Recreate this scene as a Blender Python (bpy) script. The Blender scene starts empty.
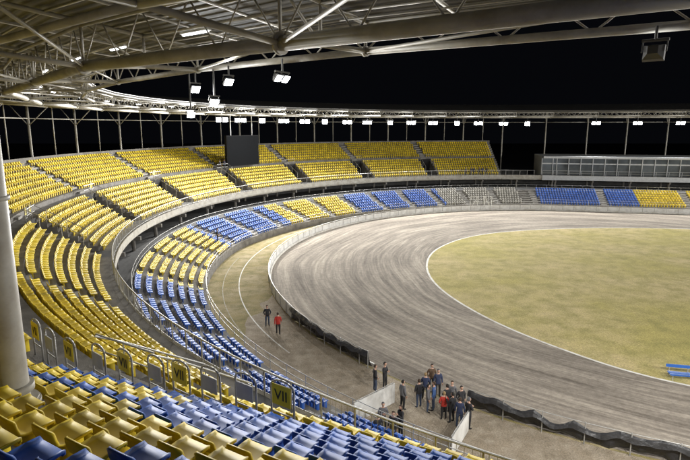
import bpy, bmesh, math, random
import numpy as np
from mathutils import Vector, Matrix, Quaternion
random.seed(7); rng=np.random.default_rng(7)
S=bpy.context.scene
rad=math.radians; deg=math.degrees
# ------------------------------------------------------------ materials
def nodes(m):
    m.use_nodes=True; nt=m.node_tree; nt.nodes.clear()
    o=nt.nodes.new('ShaderNodeOutputMaterial'); b=nt.nodes.new('ShaderNodeBsdfPrincipled')
    nt.links.new(b.outputs[0],o.inputs[0]); return nt,b
def mat(name,col,rough=0.6,metal=0.0,var=0.12,scale=3.0,bump=0.0,bscale=30,island=0.0,dirt=None,dscale=0.6,damt=0.4,spec=0.5):
    m=bpy.data.materials.new(name); nt,b=nodes(m); N=nt.nodes.new; L=nt.links.new
    tc=N('ShaderNodeNewGeometry')
    nz=N('ShaderNodeTexNoise'); nz.inputs['Scale'].default_value=scale; nz.inputs['Detail'].default_value=5
    L(tc.outputs['Position'],nz.inputs['Vector'])
    mr=N('ShaderNodeMapRange'); mr.inputs[1].default_value=0.3; mr.inputs[2].default_value=0.7
    mr.inputs[3].default_value=1-var; mr.inputs[4].default_value=1+var
    L(nz.outputs[0],mr.inputs[0])
    fac=mr.outputs[0]
    if island>0:
        mi=N('ShaderNodeMapRange'); mi.inputs[3].default_value=1-island; mi.inputs[4].default_value=1+island*0.6
        L(tc.outputs['Random Per Island'],mi.inputs[0])
        mm=N('ShaderNodeMath'); mm.operation='MULTIPLY'; L(fac,mm.inputs[0]); L(mi.outputs[0],mm.inputs[1]); fac=mm.outputs[0]
    vm=N('ShaderNodeVectorMath'); vm.operation='SCALE'; vm.inputs[0].default_value=col; L(fac,vm.inputs['Scale'])
    out=vm.outputs[0]
    if dirt:
        n2=N('ShaderNodeTexNoise'); n2.inputs['Scale'].default_value=dscale; n2.inputs['Detail'].default_value=8; n2.inputs['Roughness'].default_value=0.65
        L(tc.outputs['Position'],n2.inputs['Vector'])
        m2=N('ShaderNodeMapRange'); m2.inputs[1].default_value=0.45; m2.inputs[2].default_value=0.7; m2.inputs[4].default_value=damt
        L(n2.outputs[0],m2.inputs[0])
        mx=N('ShaderNodeMix'); mx.data_type='RGBA'; L(m2.outputs[0],mx.inputs[0]); L(out,mx.inputs[6]); mx.inputs[7].default_value=(*dirt,1); out=mx.outputs[2]
    L(out,b.inputs['Base Color'])
    b.inputs['Roughness'].default_value=rough; b.inputs['Metallic'].default_value=metal; b.inputs['Specular IOR Level'].default_value=spec
    if bump>0:
        nb=N('ShaderNodeTexNoise'); nb.inputs['Scale'].default_value=bscale; nb.inputs['Detail'].default_value=6
        L(tc.outputs['Position'],nb.inputs['Vector'])
        bp=N('ShaderNodeBump'); bp.inputs['Strength'].default_value=bump; bp.inputs['Distance'].default_value=0.05
        L(nb.outputs[0],bp.inputs['Height']); L(bp.outputs[0],b.inputs['Normal'])
    return m
def emis(name,col,st):
    m=bpy.data.materials.new(name); nt,b=nodes(m)
    b.inputs['Base Color'].default_value=(*col,1); b.inputs['Emission Color'].default_value=(*col,1); b.inputs['Emission Strength'].default_value=st
    return m
M={}
M['yellow']=mat('seat_yellow_plastic',(0.70,0.52,0.022),0.5,var=0.12,scale=1.0,island=0.3,dirt=(0.33,0.27,0.08),dscale=2.0,damt=0.4,spec=0.3)
M['blue']=mat('seat_blue_plastic',(0.03,0.115,0.46),0.5,var=0.12,scale=1.0,island=0.3,dirt=(0.08,0.12,0.25),dscale=2.0,damt=0.3,spec=0.3)
M['greyseat']=mat('seat_grey_plastic',(0.30,0.285,0.25),0.6,island=0.25)
M['concrete']=mat('concrete',(0.20,0.19,0.175),0.85,var=0.2,scale=1.5,bump=0.3,bscale=20,dirt=(0.08,0.073,0.065),dscale=0.8,damt=0.7,spec=0.25)
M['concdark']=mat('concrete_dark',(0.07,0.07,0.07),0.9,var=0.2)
M['step']=mat('stair_concrete',(0.30,0.29,0.27),0.85,var=0.15,dirt=(0.12,0.11,0.10),dscale=1.5,damt=0.55)
M['black']=mat('opening_shade_black',(0.012,0.012,0.013),0.9)  # black wall colour painted as the shade inside the vomitory openings
M['steel']=mat('galvanised_steel',(0.40,0.40,0.39),0.45,metal=0.35,var=0.15,scale=4,dirt=(0.2,0.18,0.15),dscale=1.5,damt=0.35)
M['paint']=mat('grey_painted_steel',(0.46,0.445,0.40),0.5,metal=0.0,var=0.14,scale=2,dirt=(0.22,0.18,0.13),dscale=1.2,damt=0.6,spec=0.3)
M['housing']=mat('lamp_housing',(0.10,0.10,0.10),0.4,metal=0.5)
M['white']=mat('white_panel',(0.76,0.76,0.74),0.5,var=0.1,scale=1.2,dirt=(0.40,0.37,0.32),dscale=1.3,damt=0.5)
M['vipwhite']=mat('cladding_white',(0.52,0.54,0.56),0.5,var=0.1)
M['line']=mat('white_line_paint',(0.74,0.73,0.68),0.8,var=0.2,scale=3,dirt=(0.35,0.30,0.22),dscale=1.5,damt=0.8)
M['faded']=mat('faded_white_line',(0.48,0.45,0.37),0.9,var=0.25,scale=3,dirt=(0.24,0.20,0.12),dscale=1.2,damt=0.95)
M['tarp']=mat('black_tarpaulin',(0.03,0.03,0.033),0.42,var=0.3,bump=0.8,bscale=4)
M['glass']=mat('window_glass',(0.10,0.115,0.13),0.08,var=0.5,scale=0.35)
M['lamp']=emis('lamp_glow',(0.93,0.97,1.0),150)
M['tube']=emis('tube_glow',(0.95,0.98,1.0),10)
M['signY']=mat('sign_yellow',(0.80,0.64,0.02),0.5)
M['signG']=mat('sign_grey',(0.50,0.51,0.52),0.5)
M['ink']=mat('sign_black',(0.02,0.02,0.02),0.6)
M['screen']=mat('screen_black',(0.006,0.007,0.009),0.8,spec=0.05)
M['cabinet']=mat('cabinet_black',(0.02,0.02,0.022),0.8,spec=0.1)
M['bluepaint']=mat('blue_paint',(0.03,0.12,0.42),0.45)
def roofmat():
    m=bpy.data.materials.new('corrugated_roof_sheet'); nt,b=nodes(m); N=nt.nodes.new; L=nt.links.new
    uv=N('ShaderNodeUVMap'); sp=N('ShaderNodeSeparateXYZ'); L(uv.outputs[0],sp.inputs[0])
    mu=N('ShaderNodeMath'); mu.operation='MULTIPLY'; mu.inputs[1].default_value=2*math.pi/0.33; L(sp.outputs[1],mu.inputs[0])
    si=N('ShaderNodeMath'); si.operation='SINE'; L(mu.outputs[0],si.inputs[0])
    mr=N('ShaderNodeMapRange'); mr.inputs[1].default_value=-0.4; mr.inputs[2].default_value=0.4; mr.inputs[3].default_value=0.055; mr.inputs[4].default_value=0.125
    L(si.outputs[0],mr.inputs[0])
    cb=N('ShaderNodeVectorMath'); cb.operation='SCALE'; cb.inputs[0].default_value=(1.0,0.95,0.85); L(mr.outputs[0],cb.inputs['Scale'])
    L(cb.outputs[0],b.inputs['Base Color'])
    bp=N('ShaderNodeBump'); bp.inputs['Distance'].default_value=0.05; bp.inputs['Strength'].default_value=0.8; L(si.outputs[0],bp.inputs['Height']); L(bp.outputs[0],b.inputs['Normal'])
    b.inputs['Roughness'].default_value=0.5; return m
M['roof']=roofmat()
def trackmat():
    m=bpy.data.materials.new('clay_track'); nt,b=nodes(m); N=nt.nodes.new; L=nt.links.new
    g=N('ShaderNodeNewGeometry'); sub=N('ShaderNodeVectorMath'); sub.operation='SUBTRACT'; sub.inputs[1].default_value=(34.5,59.5,0); L(g.outputs['Position'],sub.inputs[0])
    wn=N('ShaderNodeTexNoise'); wn.inputs['Scale'].default_value=0.05; wn.inputs['Detail'].default_value=1; L(g.outputs['Position'],wn.inputs['Vector'])
    ln0=N('ShaderNodeVectorMath'); ln0.operation='LENGTH'; L(sub.outputs[0],ln0.inputs[0])
    nm=N('ShaderNodeVectorMath'); nm.operation='NORMALIZE'; L(sub.outputs[0],nm.inputs[0])
    sp=N('ShaderNodeSeparateXYZ'); L(nm.outputs[0],sp.inputs[0])
    ln=N('ShaderNodeMath'); ln.operation='MULTIPLY_ADD'; L(wn.outputs[0],ln.inputs[0]); ln.inputs[1].default_value=4.0; L(ln0.outputs['Value'],ln.inputs[2])
    def mul(x,k):
        a=N('ShaderNodeMath'); a.operation='MULTIPLY'; a.inputs[1].default_value=k; L(x,a.inputs[0]); return a.outputs[0]
    def streak(kr,ka,det,rough=0.6):
        c=N('ShaderNodeCombineXYZ'); L(mul(ln.outputs[0],kr),c.inputs[0]); L(mul(sp.outputs[0],ka),c.inputs[1]); L(mul(sp.outputs[1],ka),c.inputs[2])
        n=N('ShaderNodeTexNoise'); n.inputs['Scale'].default_value=1; n.inputs['Detail'].default_value=det; n.inputs['Roughness'].default_value=rough; L(c.outputs[0],n.inputs['Vector']); return n.outputs[0]
    s1=streak(1.7,2.4,3); s2=streak(0.4,3.0,3); s3=streak(5,8.0,3)
    n=N('ShaderNodeTexNoise'); n.inputs['Scale'].default_value=2.2; n.inputs['Detail'].default_value=9; n.inputs['Roughness'].default_value=0.8; L(g.outputs['Position'],n.inputs['Vector'])
    def add(x,y,w):
        q=N('ShaderNodeMath'); q.operation='MULTIPLY_ADD'; L(y,q.inputs[0]); q.inputs[1].default_value=w; 
        if isinstance(x,float): q.inputs[2].default_value=x
        else: L(x,q.inputs[2])
        return q.outputs[0]
    v=add(add(add(add(0.0,s1,0.28),s2,0.24),s3,0.20),n.outputs[0],0.28)
    cr=N('ShaderNodeValToRGB'); L(v,cr.inputs[0])
    e=cr.color_ramp.elements; e[0].position=0.40; e[0].color=(0.115,0.097,0.078,1); e[1].position=0.61; e[1].color=(0.45,0.40,0.33,1)
    x=e.new(0.5); x.color=(0.245,0.214,0.178,1)
    L(cr.outputs[0],b.inputs['Base Color']); b.inputs['Roughness'].default_value=0.95; b.inputs['Specular IOR Level'].default_value=0.2
    bp=N('ShaderNodeBump'); bp.inputs['Distance'].default_value=0.10; bp.inputs['Strength'].default_value=0.8; L(v,bp.inputs['Height']); L(bp.outputs[0],b.inputs['Normal'])
    return m
M['track']=trackmat()
def groundmix(name,c1,c2,c3,s1=0.12,s2=2.0,s3=14):
    m=bpy.data.materials.new(name); nt,b=nodes(m); N=nt.nodes.new; L=nt.links.new
    g=N('ShaderNodeNewGeometry')
    def nz(s,d=7,r=0.65):
        n=N('ShaderNodeTexNoise'); n.inputs['Scale'].default_value=s; n.inputs['Detail'].default_value=d; n.inputs['Roughness'].default_value=r; L(g.outputs['Position'],n.inputs['Vector']); return n.outputs[0]
    a,bn,c=nz(s1),nz(s2),nz(s3)
    r1=N('ShaderNodeMapRange'); r1.inputs[1].default_value=0.4; r1.inputs[2].default_value=0.6; L(a,r1.inputs[0])
    r2=N('ShaderNodeMapRange'); r2.inputs[1].default_value=0.42; r2.inputs[2].default_value=0.72; L(bn,r2.inputs[0])
    m1=N('ShaderNodeMix'); m1.data_type='RGBA'; L(r1.outputs[0],m1.inputs[0]); m1.inputs[6].default_value=(*c1,1); m1.inputs[7].default_value=(*c2,1)
    m2=N('ShaderNodeMix'); m2.data_type='RGBA'; L(r2.outputs[0],m2.inputs[0]); L(m1.outputs[2],m2.inputs[6]); m2.inputs[7].default_value=(*c3,1)
    r3=N('ShaderNodeMapRange'); r3.inputs[1].default_value=0.3; r3.inputs[2].default_value=0.7; r3.inputs[3].default_value=0.6; r3.inputs[4].default_value=1.35; L(c,r3.inputs[0])
    vm=N('ShaderNodeVectorMath'); vm.operation='SCALE'; L(m2.outputs[2],vm.inputs[0]); L(r3.outputs[0],vm.inputs['Scale'])
    L(vm.outputs[0],b.inputs['Base Color']); b.inputs['Roughness'].default_value=0.95; b.inputs['Specular IOR Level'].default_value=0.2
    bp=N('ShaderNodeBump'); bp.inputs['Distance'].default_value=0.08; bp.inputs['Strength'].default_value=0.8; L(c,bp.inputs['Height']); L(bp.outputs[0],b.inputs['Normal'])
    return m
M['grass']=groundmix('dry_grass',(0.42,0.36,0.115),(0.50,0.41,0.20),(0.27,0.25,0.075),s1=0.09,s2=0.6,s3=9)
M['verge']=groundmix('worn_grass',(0.33,0.27,0.12),(0.42,0.345,0.21),(0.19,0.175,0.065),s1=0.3,s2=0.9)
M['sand']=groundmix('sandy_dirt',(0.38,0.315,0.235),(0.27,0.225,0.165),(0.47,0.405,0.32),s1=0.4,s2=1.4)
M['asphalt']=mat('asphalt',(0.05,0.05,0.05),0.9,bump=0.2)
# ------------------------------------------------------------ geometry helpers
class MB:
    def __init__(s): s.v=[]; s.f=[]; s.m=[]; s.uv={}
    def quad(s,a,b,c,d,mi=0):
        i=len(s.v); s.v+= [tuple(a),tuple(b),tuple(c),tuple(d)]; s.f.append((i,i+1,i+2,i+3)); s.m.append(mi)
    def poly(s,pts,mi=0):
        i=len(s.v); s.v+=[tuple(p) for p in pts]; s.f.append(tuple(range(i,i+len(pts)))); s.m.append(mi)
    def box(s,c,t,n,hx,hy,hz,mi=0,up=Vector((0,0,1))):
        c=Vector(c); i=len(s.v)
        for sz in(-1,1):
            for sx,sy in((-1,-1),(1,-1),(1,1),(-1,1)):
                s.v.append(tuple(c+t*(sx*hx)+n*(sy*hy)+up*(sz*hz)))
        for q in((0,3,2,1),(4,5,6,7),(0,1,5,4),(1,2,6,5),(2,3,7,6),(3,0,4,7)):
            s.f.append(tuple(i+k for k in q)); s.m.append(mi)
    def tube(s,a,b,r,n=8,mi=0,r2=None):
        a=Vector(a); b=Vector(b); d=(b-a)
        if d.length<1e-5: return
        d.normalize(); u=d.orthogonal().normalized(); w=d.cross(u); i=len(s.v); r2=r if r2 is None else r2
        for k in range(n):
            an=2*math.pi*k/n; o=u*math.cos(an)+w*math.sin(an)
            s.v.append(tuple(a+o*r)); s.v.append(tuple(b+o*r2))
        for k in range(n):
            j=(k+1)%n; s.f.append((i+2*k,i+2*j,i+2*j+1,i+2*k+1)); s.m.append(mi)
        s.f.append(tuple(i+2*k for k in range(n-1,-1,-1))); s.m.append(mi)
        s.f.append(tuple(i+2*k+1 for k in range(n))); s.m.append(mi)
    def path(s,pts,r,n=8,mi=0):
        for a,b in zip(pts[:-1],pts[1:]): s.tube(a,b,r,n,mi)
    def obj(s,name,mats,parent=None,smooth=False):
        me=bpy.data.meshes.new(name); me.from_pydata(s.v,[],s.f)
        for m in mats: me.materials.append(m)
        me.polygons.foreach_set('material_index',s.m)
        if smooth: me.polygons.foreach_set('use_smooth',[True]*len(s.f))
        me.update(); o=bpy.data.objects.new(name,me); S.collection.objects.link(o)
        if parent: o.parent=parent
        return o
def empty(name,loc=(0,0,0)):
    e=bpy.data.objects.new(name,None); e.location=loc; S.collection.objects.link(e); return e
CX,CY=33.0,61.0; DX,DY=math.cos(rad(-12)),math.sin(rad(-12))
def fr(th):
    a=rad(min(max(th,78),258)); n=Vector((math.cos(a),math.sin(a),0)); t=Vector((-n.y,n.x,0)); return t,n
def P(th,r,z=0.0):
    t,n=fr(th); s=(78-th) if th<78 else ((th-258) if th>258 else 0)
    return Vector((CX+n.x*r+DX*s,CY+n.y*r+DY*s,z))
def RW(th):
    if th<226: return 62.0
    if th>=248: return 58.7
    return min(62.0,58.7/math.cos(rad(th-248)))
def R(th,p):
    rw=RW(th)
    if p<=55: return p
    if p<62: return 55+(p-55)*(rw-55)/7
    return rw+p-62
def ths(a,b,step,r=55):
    out=[a]; th=a
    while th<b-1e-6:
        d=deg(step/r) if 78<=th<258 else step
        nt=th+d
        if th<78<nt: nt=78
        if th<258<nt: nt=258
        th=min(nt,b); out.append(th)
    return out
def sweep(name,prof,TH,m,parent=None,rf=lambda th,p:p,zoff=0):
    V=[];F=[];UV=[]
    n=len(prof); L=[0]
    for a,b in zip(prof[:-1],prof[1:]): L.append(L[-1]+math.hypot(b[0]-a[0],b[1]-a[1]))
    u=0; prev=None; us=[]
    for th in TH:
        p0=P(th,55); 
        if prev is not None: u+=(p0-prev).length
        prev=p0; us.append(u)
        for (p,z) in prof: V.append(tuple(P(th,rf(th,p),z)))
    uv=[]
    for i in range(len(TH)-1):
        for j in range(n-1):
            F.append((i*n+j,i*n+j+1,(i+1)*n+j+1,(i+1)*n+j)); uv+=[(us[i],L[j]),(us[i],L[j+1]),(us[i+1],L[j+1]),(us[i+1],L[j])]
    me=bpy.data.meshes.new(name); me.from_pydata(V,[],F); me.materials.append(m)
    l=me.uv_layers.new(name='UVMap'); l.data.foreach_set('uv',[c for q in uv for c in q]); me.update()
    o=bpy.data.objects.new(name,me); S.collection.objects.link(o)
    if parent: o.parent=parent
    return o
# ------------------------------------------------------------ ground
def sheet(name,pts,z,m):
    b=MB(); b.poly([(p[0],p[1],z) for p in pts]); return b.obj(name,[m])
sheet('ground',[(-500,-500),(500,-500),(500,500),(-500,500)],0,M['asphalt'])
C2=Vector((CX+70*DX,CY+70*DY,0))
def loop(r,rfun=None):
    pts=[]
    for th in ths(8,328,1.5,42): pts.append(P(th,r if rfun is None else rfun(th)))
    rr=r
    for k in range(1,60):
        a=rad(258+180*k/60); pts.append(C2+Vector((math.cos(a),math.sin(a),0))*rr)
    return pts
def front(th):
    return float(np.interp(th,[78,110,135,155,170,200,258],[43.6,43.6,44.4,46.2,47.5,47.8,47.8]))
vg=[P(th,front(th)+0.05) for th in ths(8,328,1.5,42)]+[C2+Vector((math.cos(rad(258+3*k)),math.sin(rad(258+3*k)),0))*45 for k in range(1,60)]
sheet('grass_verge',vg,0.004,M['verge'])
RF=41.4
sheet('speedway_track',loop(RF),0.012,M['track'])
def catmull(pts,n=10):
    out=[];N_=len(pts)
    for i in range(N_):
        p0,p1,p2,p3=[Vector(pts[(i+k-1)%N_]).to_2d() for k in range(4)]
        for j in range(n):
            t=j/n; out.append(0.5*((2*p1)+(p2-p0)*t+(2*p0-5*p1+4*p2-p3)*t*t+(3*p1-p0-3*p2+p3)*t**3))
    return out
inf=catmull([(27,81.6),(18.3,77),(12.3,69.3),(9.6,61),(9.4,52.5),(11.7,44),(15.6,37),(20.8,31.6),(30,27.6),(48,24.5),(72,20),(95,17.5),(113,24),(124,42),(118,60),(100,71),(75,78.5),(54.3,83),(40.6,84)])
sheet('infield_grass',inf,0.018,M['grass'])
def ribbon(name,pts,w,z,m,closed=True):
    b=MB(); n=len(pts); rng_=range(n if closed else n-1); q=[]
    for i in range(n):
        a=Vector(pts[(i-1)%n]).to_2d() if (closed or i>0) else Vector(pts[i]).to_2d(); c=Vector(pts[(i+1)%n]).to_2d() if (closed or i<n-1) else Vector(pts[i]).to_2d()
        d=(c-a).normalized(); nn=Vector((-d.y,d.x)); p=Vector(pts[i]).to_2d(); q.append((p+nn*w/2,p-nn*w/2))
    for i in rng_:
        j=(i+1)%n; b.quad((*q[i][0],z),(*q[j][0],z),(*q[j][1],z),(*q[i][1],z))
    return b.obj(name,[m])
ribbon('infield_white_line',inf,0.22,0.024,M['line'])
sand=[P(th,RF+0.2) for th in ths(196,262,1.5,42)]+[P(th,47.4) for th in reversed(ths(212,262,1.5,42))]+[P(206+0.6*math.sin(k*2.1)-k*1.2,45.6-k*0.5+0.5*math.sin(k*1.3)) for k in range(8)]
sheet('sandy_path',sand,0.008,M['sand'])
ribbon('verge_white_line',[P(th,44.6) for th in ths(150,214,1.2,44)],0.10,0.014,M['line'],closed=False)
ribbon('verge_white_line',[P(th,46.2) for th in ths(176,222,1.2,44)],0.07,0.014,M['faded'],closed=False)
# ------------------------------------------------------------ track fence
fence=empty('track_fence')
def fence_prof(r,h,t=0.06): return [(r,0),(r,h),(r+t,h),(r+t,0)]
def lp(r,a,b): return ths(a,b,1.2,42)
sweep('white_boards',fence_prof(RF+0.05,1.0),lp(RF,8,205.5),M['white'],fence)
sweep('kick_board',[(RF-0.12,0),(RF-0.12,0.25),(RF+0.0,0.25)],lp(RF,8,205.5),M['line'],fence)
b=MB()
for th in ths(8,205.5,2.0,42):
    p=P(th,RF+0.16); b.tube(p,p+Vector((0,0,1.12)),0.035,6)
    t,n=fr(th); b.box(P(th,RF+0.045,0.5),t,n,0.02,0.012,0.49,1)
b.path([P(th,RF+0.16,1.12) for th in ths(8,205.5,1.2,42)],0.035,6)
b.obj('posts_and_top_pipe',[M['steel'],M['concrete']],fence)
f2=MB(); 
prev=None
pts=[C2+Vector((math.cos(rad(258+3*k)),math.sin(rad(258+3*k)),0))*RF for k in range(0,61)]
for a,c in zip(pts[:-1],pts[1:]): f2.quad(a,c,c+Vector((0,0,1)),a+Vector((0,0,1)))
f2.obj('far_bend_boards',[M['white']],fence)
# loose tarpaulin draped over the fence rail
tb=MB()
def tarp(a,c,seed,h0=1.18,loose=0.2):
    T=ths(a,c,0.22,42); rr=random.Random(seed); ph=[rr.uniform(0,6.28) for _ in range(8)]
    NJ=9; G=[]
    for k,th in enumerate(T):
        s=k*0.22; col=[]
        top=h0-loose*abs(math.sin(s*math.pi/2.1+ph[0]))*(0.5+0.5*math.sin(s*0.63+ph[1]))-0.05*math.sin(s*3.1+ph[2])
        for j in range(NJ):
            u=j/(NJ-1)
            fold=0.07*math.sin(s*4.3+ph[3]+u*1.5)*(0.4+u)+0.05*math.sin(s*9.1+ph[4]-u*2)+0.10*u*math.sin(s*1.3+ph[5])
            if j==0: r_,z=RF+0.45,top*0.72+0.05*math.sin(s*5+ph[6])
            elif j==1: r_,z=RF+0.36,top*0.92
            elif j==2: r_,z=RF+0.26,top
            else:
                w=(j-2)/(NJ-3); r_=RF+0.22-0.20*w**2-0.25*max(0,w-0.8)*5*abs(math.sin(s*0.9+ph[7])); z=top*(1-w)+0.03
                r_+=fold*w
            col.append(P(th,r_+(fold*0.3 if j<3 else 0),max(z,0.03)))
        G.append(col)
    for x,y in zip(G[:-1],G[1:]):
        for j in range(NJ-1): tb.quad(x[j],y[j],y[j+1],x[j+1],0)
    for th in ths(a,c,2.1,42):
        p=P(th,RF+0.30); tb.tube(p,p+Vector((0,0,1.25)),0.03,6,1)
    tb.path([P(th,RF+0.30,1.2) for th in ths(a,c,2.1,42)],0.022,6,1)
tarp(205.5,221,3,1.15,0.16); tarp(231.5,300,5,1.15,0.42)
to=tb.obj('black_tarpaulin_cover',[M['tarp'],M['steel']],fence)
sweep('lower_white_kerb',[(RF-0.35,0),(RF-0.35,0.14),(RF-0.25,0.14),(RF-0.25,0)],ths(205.5,221,1,42),M['white'],fence)
def board(name,a,c,h,lean=0.0):
    b=MB(); a=Vector(a);c=Vector(c); t=(c-a).normalized(); n=Vector((-t.y,t.x,0)); up=(Vector((0,0,1))+n*lean).normalized()
    mid=(a+c)/2+up*(h/2+0.06); L=(c-a).length/2
    b.box(mid,t,n,L,0.02,h/2,0,up)
    for k in(-1,0,1):
        q=(a+c)/2+t*(L*0.9*k); b.tube(q+n*0.05,q+n*0.05+up*(h+0.1),0.025,6,1); b.tube(q+n*0.5,q+n*0.05+up*h*0.8,0.02,6,1)
    b.tube(a+n*0.05+up*(h+0.1),c+n*0.05+up*(h+0.1),0.025,6,1)
    return b.obj(name,[M['white'],M['steel']])
board('white_barrier_board',(0.5,26.7,0),(2.9,29.0,0),1.2)
board('white_barrier_board',(5.2,23.6,0),(6.55,26.0,0),1.1)
# ------------------------------------------------------------ stands
A_TH=[89+15.6*k for k in range(0,12)]
A_V=[a for a in A_TH[1:] if abs(a-213.8)>0.5]     # aisles with a vomitory
upper=empty('upper_grandstand'); lower=empty('lower_grandstand')
G1=[(55.7+0.74*i, 5.5+0.45*i) for i in range(7)]
def stairprof(rows,depth,zend_r,zend):
    pr=[]
    for (r,z) in rows: pr+=[(r,z),(r+depth,z)]
    pr+=[(zend_r,zend)]
    return pr
g1prof=[(55.0,5.5)]+stairprof(G1,0.74,G1[-1][0]+0.74,8.65)+[(62,8.65)]
vh=lambda : deg(1.25/58)
cuts=[]; prev=89.0
for a in A_V:
    cuts.append((prev,a-vh())); prev=a+vh()
cuts.append((prev,290))
for i,(a,c) in enumerate(cuts): 
    sweep('front_terrace_%d'%i,g1prof,ths(a,min(c,290),1.0,58),M['concrete'],upper,R)
vb=MB()
for a in A_V:
    for sgn in(-1,1):
        th=a+sgn*vh(); pts=[P(th,R(th,p),z) for p,z in g1prof[1:-1]]; pts.append(P(th,R(th,G1[-1][0]+0.74),5.5)); vb.poly(pts,0)
        vb.path([P(th,R(th,p),z+1.0) for p,z in ((G1[2][0],G1[2][1]),(G1[-1][0],G1[-1][1]),(61.0,8.65))],0.03,6,2)
        for k in (2,4,6): 
            q=P(th,R(th,G1[k][0]),G1[k][1]); vb.tube(q,q+Vector((0,0,1)),0.025,6,2)
    l,r_=a-vh(),a+vh(); e=60.88
    vb.quad(P(l,55,5.5),P(r_,55,5.5),P(r_,R(r_,e),5.5),P(l,R(l,e),5.5),3)
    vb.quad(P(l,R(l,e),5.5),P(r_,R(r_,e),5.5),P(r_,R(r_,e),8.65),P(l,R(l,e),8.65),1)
    vb.quad(P(l,R(l,e),8.65),P(r_,R(r_,e),8.65),P(r_,R(r_,62),8.65),P(l,R(l,62),8.65),0)
    vb.path([P(l,R(l,60.95),9.7),P(r_,R(r_,60.95),9.7)],0.03,6,2); vb.path([P(l,R(l,60.95),9.2),P(r_,R(r_,60.95),9.2)],0.02,6,2)
vb.obj('vomitories',[M['concrete'],M['black'],M['steel'],M['concdark']],upper)
def G2(n): return [(62.0+0.8*i, 9.1+0.43*i) for i in range(n)]
def g2prof(n):
    pr=[(62.0,8.65)]
    for (r,z) in G2(n): pr+=[(r,z),(r+0.8,z)]
    e=62+0.8*n; pr+=[(e,pr[-1][1]+0.9),(e+0.12,pr[-1][1]+0.9),(e+0.12,4.5)]
    return pr
sweep('rear_terrace',g2prof(7),ths(89,222,1.0,62),M['concrete'],upper,R)
sweep('rear_terrace_high',g2prof(14),ths(222,290,1.0,62),M['concrete'],upper,R)
eb=MB()
pr=g2prof(14)
eb.poly([P(222,R(222,p),z) for p,z in pr if p>=67.6]+[P(222,67.6,9)],0)
pr=[(55,5.5)]+[q for q in g1prof[1:]]+g2prof(7)
eb.poly([P(89,R(89,p),z) for p,z in pr]+[P(89,55,4.5)],0)
eb.obj('end_walls',[M['concrete']],upper)
ab=MB()
for a in A_TH:
    n=14 if a>222 else 7
    for i,(r,z) in enumerate(G2(n)):
        t,nn=fr(a); rr=R(a,r); ab.box(P(a+(0.7 if a==89 else 0),rr-0.16+0.0,z-0.215/2+0.0-0.215+0.1075),t,nn,0.6,0.158,0.105,0)
    if a not in A_V and a!=89:
        t,nn=fr(a)
        for (r,z) in G1[1:]: ab.box(P(a,R(a,r)-0.15,z-0.35+0.11),t,nn,0.6,0.148,0.11,0)
ab.obj('aisle_steps',[M['step']],upper)
sweep('balcony_edge',[(55.0,5.5),(54.85,5.56),(54.85,4.85),(55.2,4.85),(55.2,4.6),(62,4.6)],ths(33,290,1.0,55),M['paint'],upper)
rb=MB()
for th in ths(82,285,1.5,55):
    p=P(th,55.0,5.5); rb.tube(p,p+Vector((0,0,1.1)),0.035,6)
for th in ths(84,285,0.25,55):
    p=P(th,55.0,5.62); rb.tube(p,p+Vector((0,0,0.98)),0.009,4)
for z,r in((6.6,0.04),(5.68,0.018)): rb.path([P(th,55.0,z) for th in ths(82,285,1.5,55)],r,6)
rb.obj('balcony_railing',[M['steel']],upper)
cb=MB()
for th in ths(33,280,7.4,55):
    p=P(th,55.6,0); cb.tube(p,p+Vector((0,0,4.7)),0.2,10)
    p=P(th,60,0); cb.tube(p,p+Vector((0,0,4.7)),0.2,10)
    t,n=fr(th); cb.box(P(th,58,4.35),t,n,0.15,3.2,0.2)
cb.obj('balcony_columns',[M['concrete']],upper)
NL=7
def LR(th,p): return front(th)+p
lprof=[(0,0),(0,0.9)]
for i in range(NL): lprof+=[(0.85*i+0.0 if i else 0.0,0.9+0.33*i),(0.85*(i+1),0.9+0.33*i)]
lprof+=[(NL*0.85,0.9+0.33*(NL-1)+0.15)]
zc=lprof[-1][1]
sweep('terrace',lprof,ths(33,290,1.0,50),M['concrete'],lower,LR)
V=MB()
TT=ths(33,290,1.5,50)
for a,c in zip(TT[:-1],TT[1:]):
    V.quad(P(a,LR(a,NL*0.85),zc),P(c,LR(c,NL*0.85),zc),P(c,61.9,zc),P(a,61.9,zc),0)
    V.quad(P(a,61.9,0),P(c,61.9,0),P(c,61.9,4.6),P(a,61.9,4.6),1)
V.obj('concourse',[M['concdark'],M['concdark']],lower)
lr=MB()
for th in ths(33,290,2.0,50):
    p=P(th,LR(th,-0.05),0.9); lr.tube(p-Vector((0,0,0.2)),p+Vector((0,0,0.95)),0.025,6)
    q=P(th,LR(th,NL*0.85+0.05),zc); lr.tube(q,q+Vector((0,0,1.0)),0.025,6)
for z in(1.85,1.4): lr.path([P(th,LR(th,-0.05),z) for th in ths(33,290,1.0,50)],0.022,6)
for z in(zc+1.0,zc+0.5): lr.path([P(th,LR(th,NL*0.85+0.05),z) for th in ths(33,290,2.0,50)],0.022,6)
lr.obj('front_railing',[M['steel']],lower)
LA=[55,70,84]+[x-3 for x in A_TH[1:]]+[x+4.8 for x in A_TH[:-1]]
st=MB()
for a in LA:
    t,n=fr(a)
    for i in range(1,NL):
        st.box(P(a,LR(a,0.85*i-0.2),0.9+0.33*i-0.33+0.083),t,n,0.55,0.2,0.083,0)
st.obj('aisle_steps',[M['step']],lower)
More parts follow.
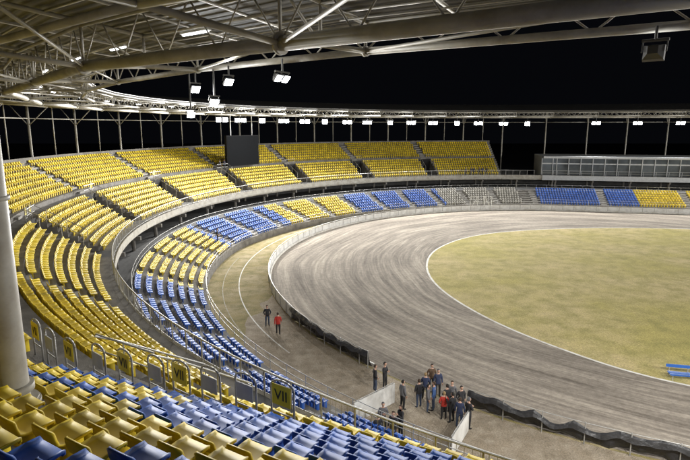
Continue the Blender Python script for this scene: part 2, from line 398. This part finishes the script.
# ------------------------------------------------------------ seats
def seat_hi():
    prof=[(-0.20,0.375),(-0.192,0.405),(-0.08,0.400),(0.06,0.390),(0.13,0.400),(0.175,0.44),(0.195,0.50),(0.206,0.565),(0.212,0.60)]
    W=[-1,-0.72,0,0.72,1]; top=[];bot=[]
    for k,(y,z) in enumerate(prof):
        hw=[0.175,0.19,0.20,0.20,0.20,0.198,0.195,0.188,0.165][k]
        for w in W:
            c=abs(w)
            dz=0.022*(c>0.9) if 0<k<5 else (-0.018*(c>0.9) if k==8 else 0); dy=-0.025*(c>0.9) if k>=4 else 0
            top.append((w*hw,y+dy,z+dz))
    nrm=[]
    for k in range(len(prof)):
        a=prof[max(0,k-1)];c=prof[min(len(prof)-1,k+1)]; d=Vector((c[0]-a[0],c[1]-a[1])).normalized(); nrm.append((d.y,-d.x))
    for k in range(len(prof)):
        for j in range(5):
            x,y,z=top[k*5+j]; bot.append((x,y+nrm[k][0]*0.03,z+nrm[k][1]*0.03))
    v=top+bot; f=[]; n=len(prof)*5
    for k in range(len(prof)-1):
        for j in range(4):
            a=k*5+j; f.append((a,a+1,a+6,a+5)); f.append((n+a+5,n+a+6,n+a+1,n+a))
    K=len(prof)-1
    for j in range(4): f.append((n+j,n+j+1,j+1,j)); a=K*5+j; f.append((a,a+1,n+a+1,n+a))
    for k in range(K): a=k*5; f.append((a,a+5,n+a+5,n+a)); a+=4; f.append((n+a,n+a+5,a+5,a))
    for sx in(-0.12,0.12):
        i=len(v); 
        for z in(0.0,0.37):
            for x,y in((-0.02,-0.12),(0.02,-0.12),(0.02,0.12),(-0.02,0.12)): v.append((sx+x,y,z))
        for q in((0,1,5,4),(1,2,6,5),(2,3,7,6),(3,0,4,7)): f.append(tuple(i+k for k in q))
    return np.array(v),f
def seat_lo():
    prof=[(-0.2,0.39),(0.12,0.39),(0.185,0.47),(0.215,0.62)]
    nr=[(0,-0.04),(0.02,-0.04),(0.035,-0.02),(0.03,0)]
    v=[];f=[]
    for (y,z) in prof: v+=[(-0.205,y,z),(0.205,y,z)]
    for (y,z),(a,c) in zip(prof,nr): v+=[(-0.205,y+a,z+c),(0.205,y+a,z+c)]
    for k in range(3):
        a=2*k; f+= [(a,a+1,a+3,a+2),(8+a+2,8+a+3,8+a+1,8+a),(a,a+2,8+a+2,8+a),(8+a+1,8+a+3,a+3,a+1)]
    f+=[(8,9,1,0),(6,7,15,14)]
    i=len(v)
    for z in(0.0,0.37):
        for x,y in((-0.1,-0.03),(0.1,-0.03),(0.1,0.03),(-0.1,0.03)): v.append((x,y,z))
    for q in((0,1,5,4),(1,2,6,5),(2,3,7,6),(3,0,4,7)): f.append(tuple(i+k for k in q))
    return np.array(v),f
HI,LO=seat_hi(),seat_lo()
acc={}
COLX,COLY=-4.86,7.25
def put(group,color,th,r,z):
    p=P(th,r,z); d=math.hypot(p.x,p.y)
    if p.y<-6: return
    if math.hypot(p.x-COLX,p.y-COLY)<0.62: return
    hi=d<30
    t,n=fr(th)
    a=acc.setdefault((group,color,hi),[])
    a.append((p.x,p.y,p.z,t.x,t.y,n.x,n.y))
def near_aisle(th,r,lst,hw):
    for a in lst:
        if abs(a-th)>8: continue
        k=abs(a-th)*(rad(1)*r if 78<=th<=258 else 1)
        if k<hw: return True
    return False
for i,(p0,z) in enumerate(G1):
    th=89.8
    while th<276:
        r=R(th,p0+0.40)
        if not near_aisle(th,r,A_V,1.45) and not near_aisle(th,r,A_TH,0.75): put('upper','yellow',th,r,z)
        th+=deg(0.5/r) if th<258 else 0.5
for i,(p0,z) in enumerate(G2(14)):
    th=89.8 if i<7 else 222.3
    while th<268:
        r=R(th,p0+0.46)
        if not near_aisle(th,r,A_TH,0.8) and not (i==0 and th>226.5):
            c='yellow'
            if th>229.4:
                if i in(0,1): c='blue'
                elif i in(2,3): c='yellow' if th<234.5 else 'blue'
                elif i==4: c='blue' if th>231.5 else 'yellow'
                elif i==5: c='blue' if th>236 else 'yellow'
                elif i>=8 and th>238: c='blue'
            put('upper',c,th,r,z)
        th+=deg(0.5/r) if th<258 else 0.5
def lcol(th):
    if th>=220: return 'yellow' if th>236 else 'blue'
    if th>=197: return 'blue'
    if th>=174: return 'yellow'
    if th>=152.6: return 'blue'
    if th>=132: return 'yellow'
    if th>=107.6: return 'blue'
    if th>=86: return 'greyseat'
    if th>=64: return 'blue'
    return 'yellow'
for i in range(NL):
    th=34
    while th<262:
        r=LR(th,0.85*i+0.45)
        if not near_aisle(th,r,LA,0.75) and not(83.0<th<87.5): put('lower',lcol(th),th,r,0.9+0.33*i)
        th+=deg(0.5/r) if 78<=th<258 else 0.5
for (g,c,hi),L in acc.items():
    base,f=(HI if hi else LO); A=np.array(L); n=len(A); k=len(base)
    jit=rng.normal(0,0.012,(n,1)); tl_=rng.normal(0,0.02,(n,1))
    bx=base[None,:,0]; by=base[None,:,1]+jit; bz=base[None,:,2]+base[None,:,1]*tl_
    X=A[:,0:1]+bx*A[:,3:4]+by*A[:,5:6]; Y=A[:,1:2]+bx*A[:,4:5]+by*A[:,6:7]; Z=A[:,2:3]+bz+0*X
    V=np.stack([X,Y,Z],-1).reshape(-1,3)
    fa=np.array(f)
    F=(fa[None]+(np.arange(n)*k)[:,None,None]).reshape(-1,4)
    me=bpy.data.meshes.new('seats'); me.vertices.add(len(V)); me.vertices.foreach_set('co',V.ravel())
    me.loops.add(F.size); me.loops.foreach_set('vertex_index',F.ravel().astype(np.int32))
    me.polygons.add(len(F)); me.polygons.foreach_set('loop_start',(np.arange(len(F))*4).astype(np.int32)); me.polygons.foreach_set('loop_total',np.full(len(F),4,dtype=np.int32))
    me.update(calc_edges=True); me.validate()
    me.materials.append(M[c])
    nm=('grey' if c=='greyseat' else c)+'_stadium_seats'
    o=bpy.data.objects.new(nm,me); S.collection.objects.link(o)
    if hi: me.polygons.foreach_set('use_smooth',[True]*len(F))
# ------------------------------------------------------------ section hoops with signs
def text_mesh(txt,size):
    cu=bpy.data.curves.new('t','FONT'); cu.body=txt; cu.size=size; cu.align_x='CENTER'; cu.align_y='CENTER'; cu.extrude=0.004
    o=bpy.data.objects.new('t',cu); S.collection.objects.link(o); dg=bpy.context.evaluated_depsgraph_get(); dg.update()
    me=bpy.data.meshes.new_from_object(o.evaluated_get(dg)); bpy.data.objects.remove(o); return me
def hoop(th,p,z,kind,txt='VII'):
    t,n=fr(th); c=P(th,R(th,p),z); root=empty('section_sign_hoop',c)
    b=MB(); w=0.34; h=1.2; pts=[Vector((0,0,0))-t*w]
    pts.append(-t*w+Vector((0,0,h-0.15)))
    for k in range(1,6):
        a=math.pi*(1-k/6); pts.append(t*(w*math.cos(a))+Vector((0,0,h-0.15+0.17*math.sin(a))))
    pts+= [t*w+Vector((0,0,h-0.15)),t*w]
    b.path(pts,0.026,8,0); b.tube(-t*w+Vector((0,0,0.4)),t*w+Vector((0,0,0.4)),0.018,8,0)
    b.obj('hoop_frame',[M['steel']],root,True)
    zs=h-0.32 if kind else h-0.42
    s=MB(); s.box(n*0.04+Vector((0,0,zs)),t,n,0.27,0.012,0.25 if kind else 0.2,0); s.obj('sign_plate',[M['signY'] if kind else M['signG']],root)
    if kind:
        for sg in(1,-1):
            me=text_mesh(txt,0.36); me.materials.clear(); me.materials.append(M['ink'])
            o=bpy.data.objects.new('sign_text',me); S.collection.objects.link(o); o.parent=root
            nn=n*sg; x=Vector((0,0,1)).cross(nn); o.matrix_local=Matrix.Translation(n*0.04+nn*0.016+Vector((0,0,zs-0.01)))@Matrix((x,Vector((0,0,1)),nn)).transposed().to_4x4()
hs=[227.3,228.3,229.4,230.3,231.1,232.0,232.7,233.5,234.4,235.3]
for i,h in enumerate(hs): hoop(h,62.3,9.1,i in(0,2,4,6,9))
for h,tx in((198.2,'VI'),(199.6,'VI'),(213.2,'VI'),(214.6,'VI'),(182,'V'),(167.2,'V')): hoop(h,60.95,8.65,True,tx)
# ------------------------------------------------------------ roof
roof=empty('grandstand_roof')
TG=[];
th=234.6
while th>78: TG.append(th); th-=7.8
TG=TG[::-1]
TG=[78-8.2*k for k in range(6,0,-1)]+TG+[242.4,250.2,258,266.2,274.4,282.6]
i0=TG.index(234.6)
def r60(th):
    k=min(range(len(TG)),key=lambda q:abs(TG[q]-th)); return 59.45 if ((k-i0)%2==0 and 78<th<258) else 60.0
def zr(r): return 18.75+(r-56)*0.10
ZA=17.8
pf=[(55.6,18.85),(56,zr(56)+0.12),(75,zr(75)+0.12),(75,zr(75)+0.45),(55.6,zr(55.6)+0.45),(55.6,18.85)]
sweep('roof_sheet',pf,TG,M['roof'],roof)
rp=MB()
def ring(r,z,rr,n=10,mi=0): rp.path([P(th,r,z) for th in TG],rr,n,mi)
ring(56,18.0,0.10,12); ring(56,18.75,0.06); ring(58,18.9,0.05); ring(62.5,19.2,0.06); ring(66,18.1,0.13); ring(66,19.55,0.06); ring(70,19.9,0.06); ring(74,20.3,0.07); ring(60,19.0,0.06); ring(68.3,16.8,0.06)
rp.path([P(th,r60(th),ZA) for th in TG],0.17,16)
ring(63,18.03,0.09,12)
for r in (57,59,61,63.8,65,67,69,71.5,73): ring(r,zr(r)+0.02,0.04,4)
for i,th in enumerate(TG):
    ra=r60(th)
    bot=[(56,18.0),(58,17.95),(ra,ZA),(63,18.03),(66,18.1),(70,18.3),(74,18.6)]
    top=[(r,zr(r)-0.02) for r,_ in bot]
    B=[P(th,r,z) for r,z in bot]; T=[P(th,r,z) for r,z in top]
    rp.path(B,0.075,8); rp.path(T,0.07,8)
    for k in range(len(B)): rp.tube(B[k],T[k],0.045,6)
    for k in range(len(B)-1): rp.tube(B[k],T[k+1],0.035,6) if k%2 else rp.tube(T[k],B[k+1],0.035,6)
    for q,rr in((B[0],0.14),(B[2],0.25)):
        t,n=fr(th); rp.tube(q-t*0.05,q+t*0.05,rr,16)
    if i+1<len(TG):
        t2=TG[i+1]; rb2=r60(t2)
        for (r1,z1,r2,z2,w) in ((56,18,rb2,ZA,0.04),(ra,ZA,66,18.1,0.045),(66,18.1,74,18.6,0.035)):
            rp.tube(P(th,r1,z1),P(t2,r2,z2),w,6)
        n3=4
        for r,z in((60,ZA),(56,18.0),(66,18.1)):
            ra1,ra2=(ra,rb2) if r==60 else (r,r)
            for k in range(n3):
                f0=k/n3; f1=(k+0.5)/n3; f2_=(k+1)/n3
                a=P(th,ra1,z).lerp(P(t2,ra2,z),f0); m_=P(th,ra1,zr(r)).lerp(P(t2,ra2,zr(r)),f1); c=P(th,ra1,z).lerp(P(t2,ra2,z),f2_)
                rp.tube(a,m_,0.024,6); rp.tube(m_,c,0.024,6)
        for fq in(0.333,0.667):
            rp.tube(P(th,56,zr(56)-0.02).lerp(P(t2,56,zr(56)-0.02),fq),P(th,74,zr(74)-0.02).lerp(P(t2,74,zr(74)-0.02),fq),0.05,4)
# conduit run with clips
rp.path([P(th,57.2,18.62) for th in TG],0.022,6)
rp.obj('pipe_trusses',[M['paint']],roof,False)
co=MB()
for th in TG:
    if th<225: r,zb=68.3,0
    else: r,zb=65.8,4
    if th<82: r=64.8
    q=P(th,r,zb); top=P(th,r,zr(r))
    if abs(th-234.6)<0.1: q=Vector((COLX,COLY,4)); top=Vector((COLX,COLY,zr(r)))
    co.tube(q,top,0.225 if th>225 else 0.14,28)
    if th<225:
        co.tube(P(th,r,16.0),P(th,66,18.05),0.05,6); co.tube(P(th,r,16.0),P(th,r+2,18.3),0.05,6)
        if th>84: 
            q2=P(th+3.9,68.2,11.5); co.tube(q2,P(th+3.9,68.2,zr(68)),0.07,8)
    else:
        for z,rr,h in((11.98,0.36,0.05),(12.03,0.33,0.04),(12.2,0.29,0.10),(15.0,0.26,0.06)): 
            c=q.copy(); c.z=z; co.tube(c,c+Vector((0,0,h)),rr,28)
co.obj('roof_columns',[M['paint']],roof,False)
for o in (bpy.data.objects['pipe_trusses'],bpy.data.objects['roof_columns']):
    me=o.data
    me.polygons.foreach_set('use_smooth',[len(p.vertices)==4 for p in me.polygons])
tl=MB()
for th in [230.5,226.0,222,216,210,204,198,190,182,174,166]:
    t,n=fr(th); c=P(th,58.5,18.55); tl.box(c+Vector((0,0,0.05)),t,n,0.62,0.09,0.03,0); tl.box(c,t,n,0.58,0.035,0.02,1)
    if th in (230.5,222,210,190):
        l=bpy.data.lights.new('tube','AREA'); l.shape='RECTANGLE'; l.size=1.2; l.size_y=0.1; l.energy=170; l.color=(1,0.97,0.9)
        o=bpy.data.objects.new('tube_light_lamp',l); S.collection.objects.link(o); o.parent=roof; o.location=c-Vector((0,0,0.06)); o.rotation_euler=(0,0,math.atan2(t.y,t.x))
tl.obj('tube_lights',[M['white'],M['tube']],roof)
# ------------------------------------------------------------ floodlights
def floodlight(p,target,power,heads=2,lit=True,k_=1.0):
    root=empty('floodlight',p); d=(Vector(target)-Vector(p)).normalized(); x=d.cross(Vector((0,0,1))).normalized(); up=x.cross(d); sp=0.62*k_
    b=MB()
    for k in range(heads):
        c=x*((k-(heads-1)/2)*sp)
        i=len(b.v)
        for (s,hw,hh) in((0.0,0.25,0.20),(-0.12,0.24,0.19),(-0.28,0.12,0.10)):
            for sx,sz in((-1,-1),(1,-1),(1,1),(-1,1)): b.v.append(tuple(c+d*s*k_+x*(sx*hw*k_)+up*(sz*hh*k_)))
        for l in(0,4):
            for q in range(4):
                j=(q+1)%4; b.f.append((i+l+q,i+l+j,i+l+4+j,i+l+4+q)); b.m.append(0)
        b.f.append((i+8,i+9,i+10,i+11)); b.m.append(0)
        a,h=0.22*k_,0.17*k_
        b.quad(c+d*0.004-x*a-up*h,c+d*0.004+x*a-up*h,c+d*0.004+x*a+up*h,c+d*0.004-x*a+up*h,1)
        for sx in(-1,1): b.tube(c+x*(0.28*sx*k_)-d*0.1,c+x*(0.28*sx*k_)+Vector((0,0,0.32*k_)),0.015,6)
        b.tube(c-x*0.28*k_+Vector((0,0,0.32*k_)),c+x*0.28*k_+Vector((0,0,0.32*k_)),0.015,6)
    b.tube(-x*(heads*sp/2)+Vector((0,0,0.34*k_)),x*(heads*sp/2)+Vector((0,0,0.34*k_)),0.03,8)
    b.tube(Vector((0,0,0.34*k_)),Vector((0,0,18.0-p[2] if p[2]<18 else 0.5)),0.03,8)
    b.obj('lamp_heads',[M['housing'],M['lamp'] if lit else M['glass']],root)
    if power>0:
        l=bpy.data.lights.new('lamp','SPOT'); l.energy=power; l.spot_size=rad(155); l.spot_blend=1.0; l.color=(1.0,0.975,0.93); l.shadow_soft_size=0.3
        o=bpy.data.objects.new('spot_lamp',l); S.collection.objects.link(o); o.parent=root; o.location=d*0.35
        o.rotation_euler=d.to_track_quat('-Z','Y').to_euler()
PW=16500
TGT=(42,58,1)
for i,th in enumerate(np.arange(84,160,5.2)):
    th=float(th)+random.uniform(-0.35,0.35); z=float(np.interp(th,[84,158],[16.4,16.9])); p=P(th,56.4,z)
    floodlight(p,(0,20,4) if i%2==0 else (10,15,3),PW*2 if i%2==0 else 0,2 if i%3 else 1,k_=1.6 if i%3 else 2.0)
for i,th in enumerate((70,62,54,46,38)): floodlight(P(th,56.4,16.5),P(th,10,0),PW*2 if i%2==0 else 0,2,k_=1.5)
for th,z,tg,h in ((226.6,17.3,(8,6,4),1),(227.8,16.8,(6,8,4),1),(228.7,17.45,(9,6,4),1)): floodlight(P(th,56.0,z),tg,PW*0.02,h,k_=0.68)
floodlight(P(226.0,55.9,16.4),(4,6,6),0,1,k_=0.6)
floodlight(P(231.6,56.2,17.4),(14,8,2),PW*0.05,2,k_=0.6)
floodlight(P(241.7,56.2,17.45),(45,60,0),PW*0.4,1,k_=0.8)
for th in (250,262,276): floodlight(P(th,56.2,17.3),P(th,5,0),PW*1.0,2)
for k,(x,y) in enumerate(((128,92),(142,66),(142,40),(126,14),(100,-2))):  # unseen masts, added to carry lamps that light the left stands
    m=empty('added_floodlight_mast',(x,y,0)); b=MB(); b.tube((0,0,0),(0,0,19),0.3,12,0,0.16); b.tube((-1.5,0,19),(1.5,0,19),0.08,8)
    b.obj('mast_pole',[M['steel']],m)
    floodlight((x,y,18.4),(10,62,3),PW*3.5,4)
# ------------------------------------------------------------ VIP glass building on the far straight
vip=empty('glass_fronted_building')
T=ths(34,80.3,2.4,55); te=T[-1]
sweep('floor_fascia',[(54.7,5.6),(54.7,4.6),(56,4.6)],T,M['vipwhite'],vip)
sweep('roof_slab',[(66,9.2),(54.6,9.2),(54.6,9.6),(66,9.6)],T,M['vipwhite'],vip)
sweep('glazing',[(56.2,5.5),(56.2,9.2)],T,M['glass'],vip)
sweep('terrace_floor',[(54.7,5.6),(56.2,5.6)],T,M['concrete'],vip)
sweep('spandrel',[(56.12,7.9),(56.12,8.15)],T,M['vipwhite'],vip)
b=MB()
for th in T:
    t,n=fr(th); b.box(P(th,56.1,7.4),t,n,0.07,0.08,1.8)
    b.tube(P(th,54.8,5.6),P(th,54.8,6.6),0.03,6)
b.path([P(th,54.8,6.6) for th in T],0.035,6); b.path([P(th,54.8,6.1) for th in T],0.02,6)
b.quad(P(te,56,5),P(te,66,5),P(te,66,9.6),P(te,56,9.6))
sweep('rear_wall',[(66,0),(66,9.6)],T,M['concdark'],vip)
b.obj('mullions_and_railing',[M['vipwhite']],vip)
# ------------------------------------------------------------ scoreboard
sb=empty('scoreboard'); th=146.4; t,n=fr(th); b=MB()
b.box(P(th,61.2,11.75),t,n,3.9,0.25,2.6,0); b.box(P(th,60.94,11.75),t,n,3.8,0.012,2.5,1)
for k in(-2.6,2.6):
    q=P(th,61.3,8.65)+t*k; b.tube(q,q+Vector((0,0,9.5)),0.1,8,2)
b.obj('screen_cabinet',[M['cabinet'],M['screen'],M['steel']],sb)
g=MB(); g0=P(99,42.6); t,n=fr(99)
for k in(-2.2,-0.7,0.7,2.2): g.tube(g0+t*k,g0+t*k+Vector((0,0,2.6)),0.05,6); 
for z in(2.6,1.3): g.tube(g0-t*2.2+Vector((0,0,z)),g0+t*2.2+Vector((0,0,z)),0.04,6)
g.tube(g0-t*2.2,g0-t*0.7+Vector((0,0,2.6)),0.03,6); g.tube(g0+t*2.2,g0+t*0.7+Vector((0,0,2.6)),0.03,6)
g.obj('gate_frame',[M['white']])
# blue bench on infield edge
b=MB(); c=Vector((22.0,31.6,0)); t=Vector((0.97,-0.22,0)); n=Vector((0.22,0.97,0))
for k in range(2): b.box(c+n*(0.35*k)+Vector((0,0,0.42)),t,n,1.3,0.12,0.03,0)
b.box(c+n*0.75+Vector((0,0,0.7)),t,n,1.3,0.03,0.1,0)
for k in(-1.1,0,1.1):
    b.tube(c+t*k,c+t*k+Vector((0,0,0.4)),0.03,6,1); b.tube(c+t*k+n*0.75,c+t*k+n*0.75+Vector((0,0,0.8)),0.03,6,1); b.tube(c+t*k+Vector((0,0,0.38)),c+t*k+n*0.75+Vector((0,0,0.38)),0.025,6,1)
b.obj('blue_bench',[M['bluepaint'],M['steel']])
# ------------------------------------------------------------ people
def cm(name,c,r=0.8): return mat(name,c,r,var=0.15,scale=8)
JK=[cm('jacket_black',(0.02,0.02,0.024)),cm('jacket_navy',(0.025,0.035,0.08)),cm('jacket_red',(0.42,0.03,0.02)),cm('jacket_grey',(0.14,0.14,0.15)),cm('jacket_brown',(0.10,0.06,0.035)),cm('jacket_blue',(0.05,0.11,0.28)),cm('jacket_light',(0.40,0.38,0.34))]
PT=[cm('trousers_black',(0.018,0.018,0.02)),cm('jeans_blue',(0.05,0.07,0.12)),cm('trousers_grey',(0.08,0.08,0.085))]
SK=cm('skin',(0.48,0.29,0.21),0.5); HR=[cm('hair_brown',(0.05,0.03,0.018)),cm('hair_black',(0.015,0.012,0.01)),cm('hair_blond',(0.28,0.19,0.09)),cm('hat_grey',(0.10,0.10,0.11))]
SH=cm('shoes',(0.02,0.018,0.016)); EY=cm('eyes',(0.02,0.02,0.02),0.2)
def seg_d(p,a,b):
    ab=b-a; t=max(0,min(1,(p-a).dot(ab)/max(ab.length_squared,1e-9))); return (p-(a+ab*t)).length
def person_mesh(pose):
    V=Vector; J={}
    J['pel']=(V((0,0,0.95)),(0.150,0.115),1); J['spi']=(V((0,0.01,1.13)),(0.145,0.115),0); J['che']=(V((0,0.01,1.33)),(0.165,0.125),0); J['nek']=(V((0,0.0,1.47)),(0.075,0.07),0); J['hdb']=(V((0,-0.01,1.57)),(0.05,0.05),2)
    for s,k in((-1,'l'),(1,'r')):
        J['sh'+k]=(V((s*0.17,0.01,1.40)),(0.075,0.075),0)
        e,w=pose['arm'+k]; J['el'+k]=(V((s*e[0],e[1],e[2])),(0.058,0.058),0); J['wr'+k]=(V((s*w[0],w[1],w[2])),(0.038,0.038),0)
        kn,an=pose['leg'+k]
        J['hp'+k]=(V((s*0.095,0,0.88)),(0.10,0.10),1); J['kn'+k]=(V((s*kn[0],kn[1],kn[2])),(0.068,0.068),1); J['an'+k]=(V((s*an[0],an[1],an[2])),(0.05,0.05),1)
        J['to'+k]=(V((s*(an[0]+0.02),an[1]-0.17,max(an[2]-0.05,0.04))),(0.045,0.035),4)
    E=[('pel','spi'),('spi','che'),('che','nek'),('nek','hdb')]
    for k in'lr': E+=[('che','sh'+k),('sh'+k,'el'+k),('el'+k,'wr'+k),('pel','hp'+k),('hp'+k,'kn'+k),('kn'+k,'an'+k),('an'+k,'to'+k)]
    names=list(J); me=bpy.data.meshes.new('p'); me.from_pydata([J[n][0] for n in names],[(names.index(a),names.index(b)) for a,b in E],[])
    o=bpy.data.objects.new('p',me); S.collection.objects.link(o); sk=o.modifiers.new('s','SKIN'); sk.use_smooth_shade=True
    for i,n in enumerate(names):
        d=me.skin_vertices[0].data[i]; d.radius=J[n][1]; d.use_root=(n=='pel')
    ss=o.modifiers.new('ss','SUBSURF'); ss.levels=1; ss.render_levels=1
    dg=bpy.context.evaluated_depsgraph_get(); dg.update(); body=bpy.data.meshes.new_from_object(o.evaluated_get(dg)); bpy.data.objects.remove(o)
    body.materials.clear()
    for k in range(6): body.materials.append(SH)
    bm=bmesh.new(); bm.from_mesh(body); bm.faces.ensure_lookup_table()
    segs=[(J[a][0],J[b][0],(2 if (a,b)==('nek','hdb') else (4 if b.startswith('to') else (1 if (b[:2] in('kn','an','hp')) else 0)))) for a,b in E]
    for f in bm.faces:
        c=f.calc_center_median(); best=min(segs,key=lambda s:seg_d(c,s[0],s[1])); f.material_index=best[2]
        if best[2]==1 and c.z>0.86: f.material_index=0
        f.smooth=True
    hc=V((0,-0.015,1.655))
    def ell(c,sx,sy,sz,mi,sub=2,cut=None):
        r=bmesh.ops.create_icosphere(bm,subdivisions=sub,radius=1.0); vs=r['verts']
        if cut: 
            dl=[v for v in vs if cut(v.co)]; bmesh.ops.delete(bm,geom=dl,context='VERTS'); vs=[v for v in vs if v.is_valid]
        fs=set()
        for v in vs:
            v.co=V((v.co.x*sx,v.co.y*sy,v.co.z*sz))+c
            for f in v.link_faces: fs.add(f)
        for f in fs: f.material_index=mi; f.smooth=True
        return vs
    vs=ell(hc,0.077,0.095,0.118,2,3)
    for v in vs:
        k=max(0,(hc.z-v.co.z)/0.118); v.co.x*=1-0.22*k
    ell(hc+V((0,0.012,0.018)),0.088,0.104,0.118,3,3,cut=lambda q:(q.y<-0.25 and q.z<0.45) or q.z<-0.55)
    ell(hc+V((0,-0.098,-0.012)),0.013,0.018,0.022,2,1)
    for s in(-1,1):
        ell(hc+V((s*0.030,-0.084,0.012)),0.011,0.009,0.008,5,1); ell(hc+V((s*0.079,0.0,-0.005)),0.010,0.02,0.03,2,1)
    ell(hc+V((0,-0.084,-0.052)),0.022,0.008,0.006,5,1)
    def tube(a,b,r1,r2,mi,n=6):
        d=(b-a).normalized(); u=d.orthogonal().normalized(); w=d.cross(u); r_=[]
        for c,r in((a,r1),(b,r2)): r_.append([bm.verts.new(c+(u*math.cos(2*math.pi*k/n)+w*math.sin(2*math.pi*k/n))*r) for k in range(n)])
        for k in range(n):
            j=(k+1)%n; f=bm.faces.new((r_[0][k],r_[0][j],r_[1][j],r_[1][k])); f.material_index=mi; f.smooth=True
        f=bm.faces.new(r_[1]); f.material_index=mi
    for s,k in((-1,'l'),(1,'r')):
        w=J['wr'+k][0]; e=J['el'+k][0]; d=(w-e).normalized(); side=d.cross(V((1,0,0))).normalized() if abs(d.x)<0.9 else V((0,0,1)); 
        nrm=d.cross(side); tube(w-d*0.02,w+d*0.09,0.027,0.034,2,8)
        for q in range(4):
            b0=w+d*0.085+side*(0.022*(q-1.5)); L=[0.032,0.038,0.035,0.028][q]
            m_=b0+d*L; tube(b0,m_,0.0095,0.009,2); tube(m_,m_+(d*0.8-nrm*s*0.5).normalized()*L*0.9,0.009,0.007,2)
        b0=w+d*0.03+side*0.03; m_=b0+(d*0.6+side*0.8).normalized()*0.035; tube(b0,m_,0.011,0.010,2); tube(m_,m_+(d*0.9+side*0.3).normalized()*0.03,0.010,0.008,2)
    bm.to_mesh(body); bm.free(); return body
std=lambda x,y: ((x,y,0.5),(x+0.01,y+0.03,0.09))
dn=((0.235,0.02,1.14),(0.24,-0.05,0.90)); pk=((0.27,0.06,1.15),(0.19,-0.10,0.98)); cr=((0.25,-0.04,1.15),(0.06,-0.20,1.20)); ph=((0.24,-0.10,1.17),(0.14,-0.28,1.36)); pt=((0.26,-0.18,1.28),(0.26,-0.42,1.34))
POSES=[dict(arml=dn,armr=dn,legl=std(0.11,-0.01),legr=std(0.11,-0.01)),
 dict(arml=pk,armr=pk,legl=std(0.12,-0.03),legr=std(0.10,0.02)),
 dict(arml=cr,armr=cr,legl=std(0.11,0.0),legr=std(0.12,-0.04)),
 dict(arml=dn,armr=ph,legl=std(0.10,0.0),legr=std(0.13,-0.02)),
 dict(arml=((0.23,-0.08,1.15),(0.23,-0.24,0.97)),armr=((0.23,0.14,1.16),(0.25,0.13,0.93)),legl=((0.10,0.02,0.5),(0.10,0.20,0.12)),legr=((0.10,-0.14,0.52),(0.10,-0.20,0.09)))]
PM=[person_mesh(p) for p in POSES]
def person(x,y,z,face,pose,jk,pt_,hr,sc=1.0):
    me=PM[pose].copy()
    for k,m in enumerate((JK[jk],PT[pt_],SK,HR[hr],SH,EY)): me.materials[k]=m
    o=bpy.data.objects.new('person',me); S.collection.objects.link(o); o.location=(x,y,z-0.005); o.rotation_euler=(0,0,rad(face)); o.scale=(sc*1.04,sc*1.04,sc)
    return o
for a in [(1.84,30.4,0,100,1,0,1,0,1.0),(2.45,30.7,0,60,2,0,0,1,1.02),(3.3,28.3,0,120,0,3,0,1,1.03),(4.25,28.5,0,200,1,0,1,0,1.0),(4.75,29.4,0,170,2,1,0,2,0.98),(5.05,28.2,0,250,0,5,1,0,1.0),(5.55,29.7,0,10,0,1,0,3,1.03),(5.45,27.2,0,180,1,2,0,2,0.95),(5.85,26.9,0,220,3,0,0,1,1.02),(6.15,26.4,0,160,0,1,1,0,1.0),(6.6,26.3,0,120,2,0,0,3,1.03),(6.5,27.7,0,20,1,0,2,1,1.0),(6.1,28.3,0,340,0,3,0,0,1.0),(5.3,30.5,0,10,1,4,0,1,1.0),(4.7,28.0,0,80,3,3,1,1,0.97),(5.75,27.9,0,200,2,0,0,1,1.0),
  (1.66,24.7,0,30,1,0,0,1,1.02),(2.45,24.9,0,330,0,0,2,0,1.03),(2.0,25.9,0,10,2,3,0,3,1.0),(2.9,25.6,0,300,3,0,0,0,1.0),
  (-5.2,39.5,0,190,4,2,0,0,1.03),(-6.3,41.4,0,10,1,0,1,1,1.0)]:
    person(*a)
def ltz(th,i): return P(th,LR(th,0.85*i+0.12),0.9+0.33*i)
p=ltz(173.9,2); person(p.x,p.y,p.z,90,1,0,0,1)
p=P(151.4,61.5,8.65); person(p.x,p.y,p.z,60,0,0,0,1)
p=P(150.5,61.4,8.65); person(p.x,p.y,p.z,30,2,1,0,0)
for k,th in enumerate((92.5,93.4,94.1,95.4,96.0,97.2)):
    p=P(th,55.45,5.5); person(p.x,p.y,p.z,-10+k*11,k%4,k%2,0,k%2)
# ------------------------------------------------------------ world + camera
w=bpy.data.worlds.new('World'); S.world=w; w.use_nodes=True
bg=w.node_tree.nodes['Background']; bg.inputs[0].default_value=(0.45,0.5,0.7,1); bg.inputs[1].default_value=0.004
cam=bpy.data.cameras.new('camera'); cam.lens=28.0; cam.sensor_width=36; cam.clip_end=2000; cam.clip_start=0.05
co_=bpy.data.objects.new('camera',cam); S.collection.objects.link(co_); co_.location=(0,0,16); co_.rotation_euler=(rad(90-11.0),0,0); S.camera=co_
S.view_settings.view_transform='Standard'; S.view_settings.look='None'; S.view_settings.exposure=0
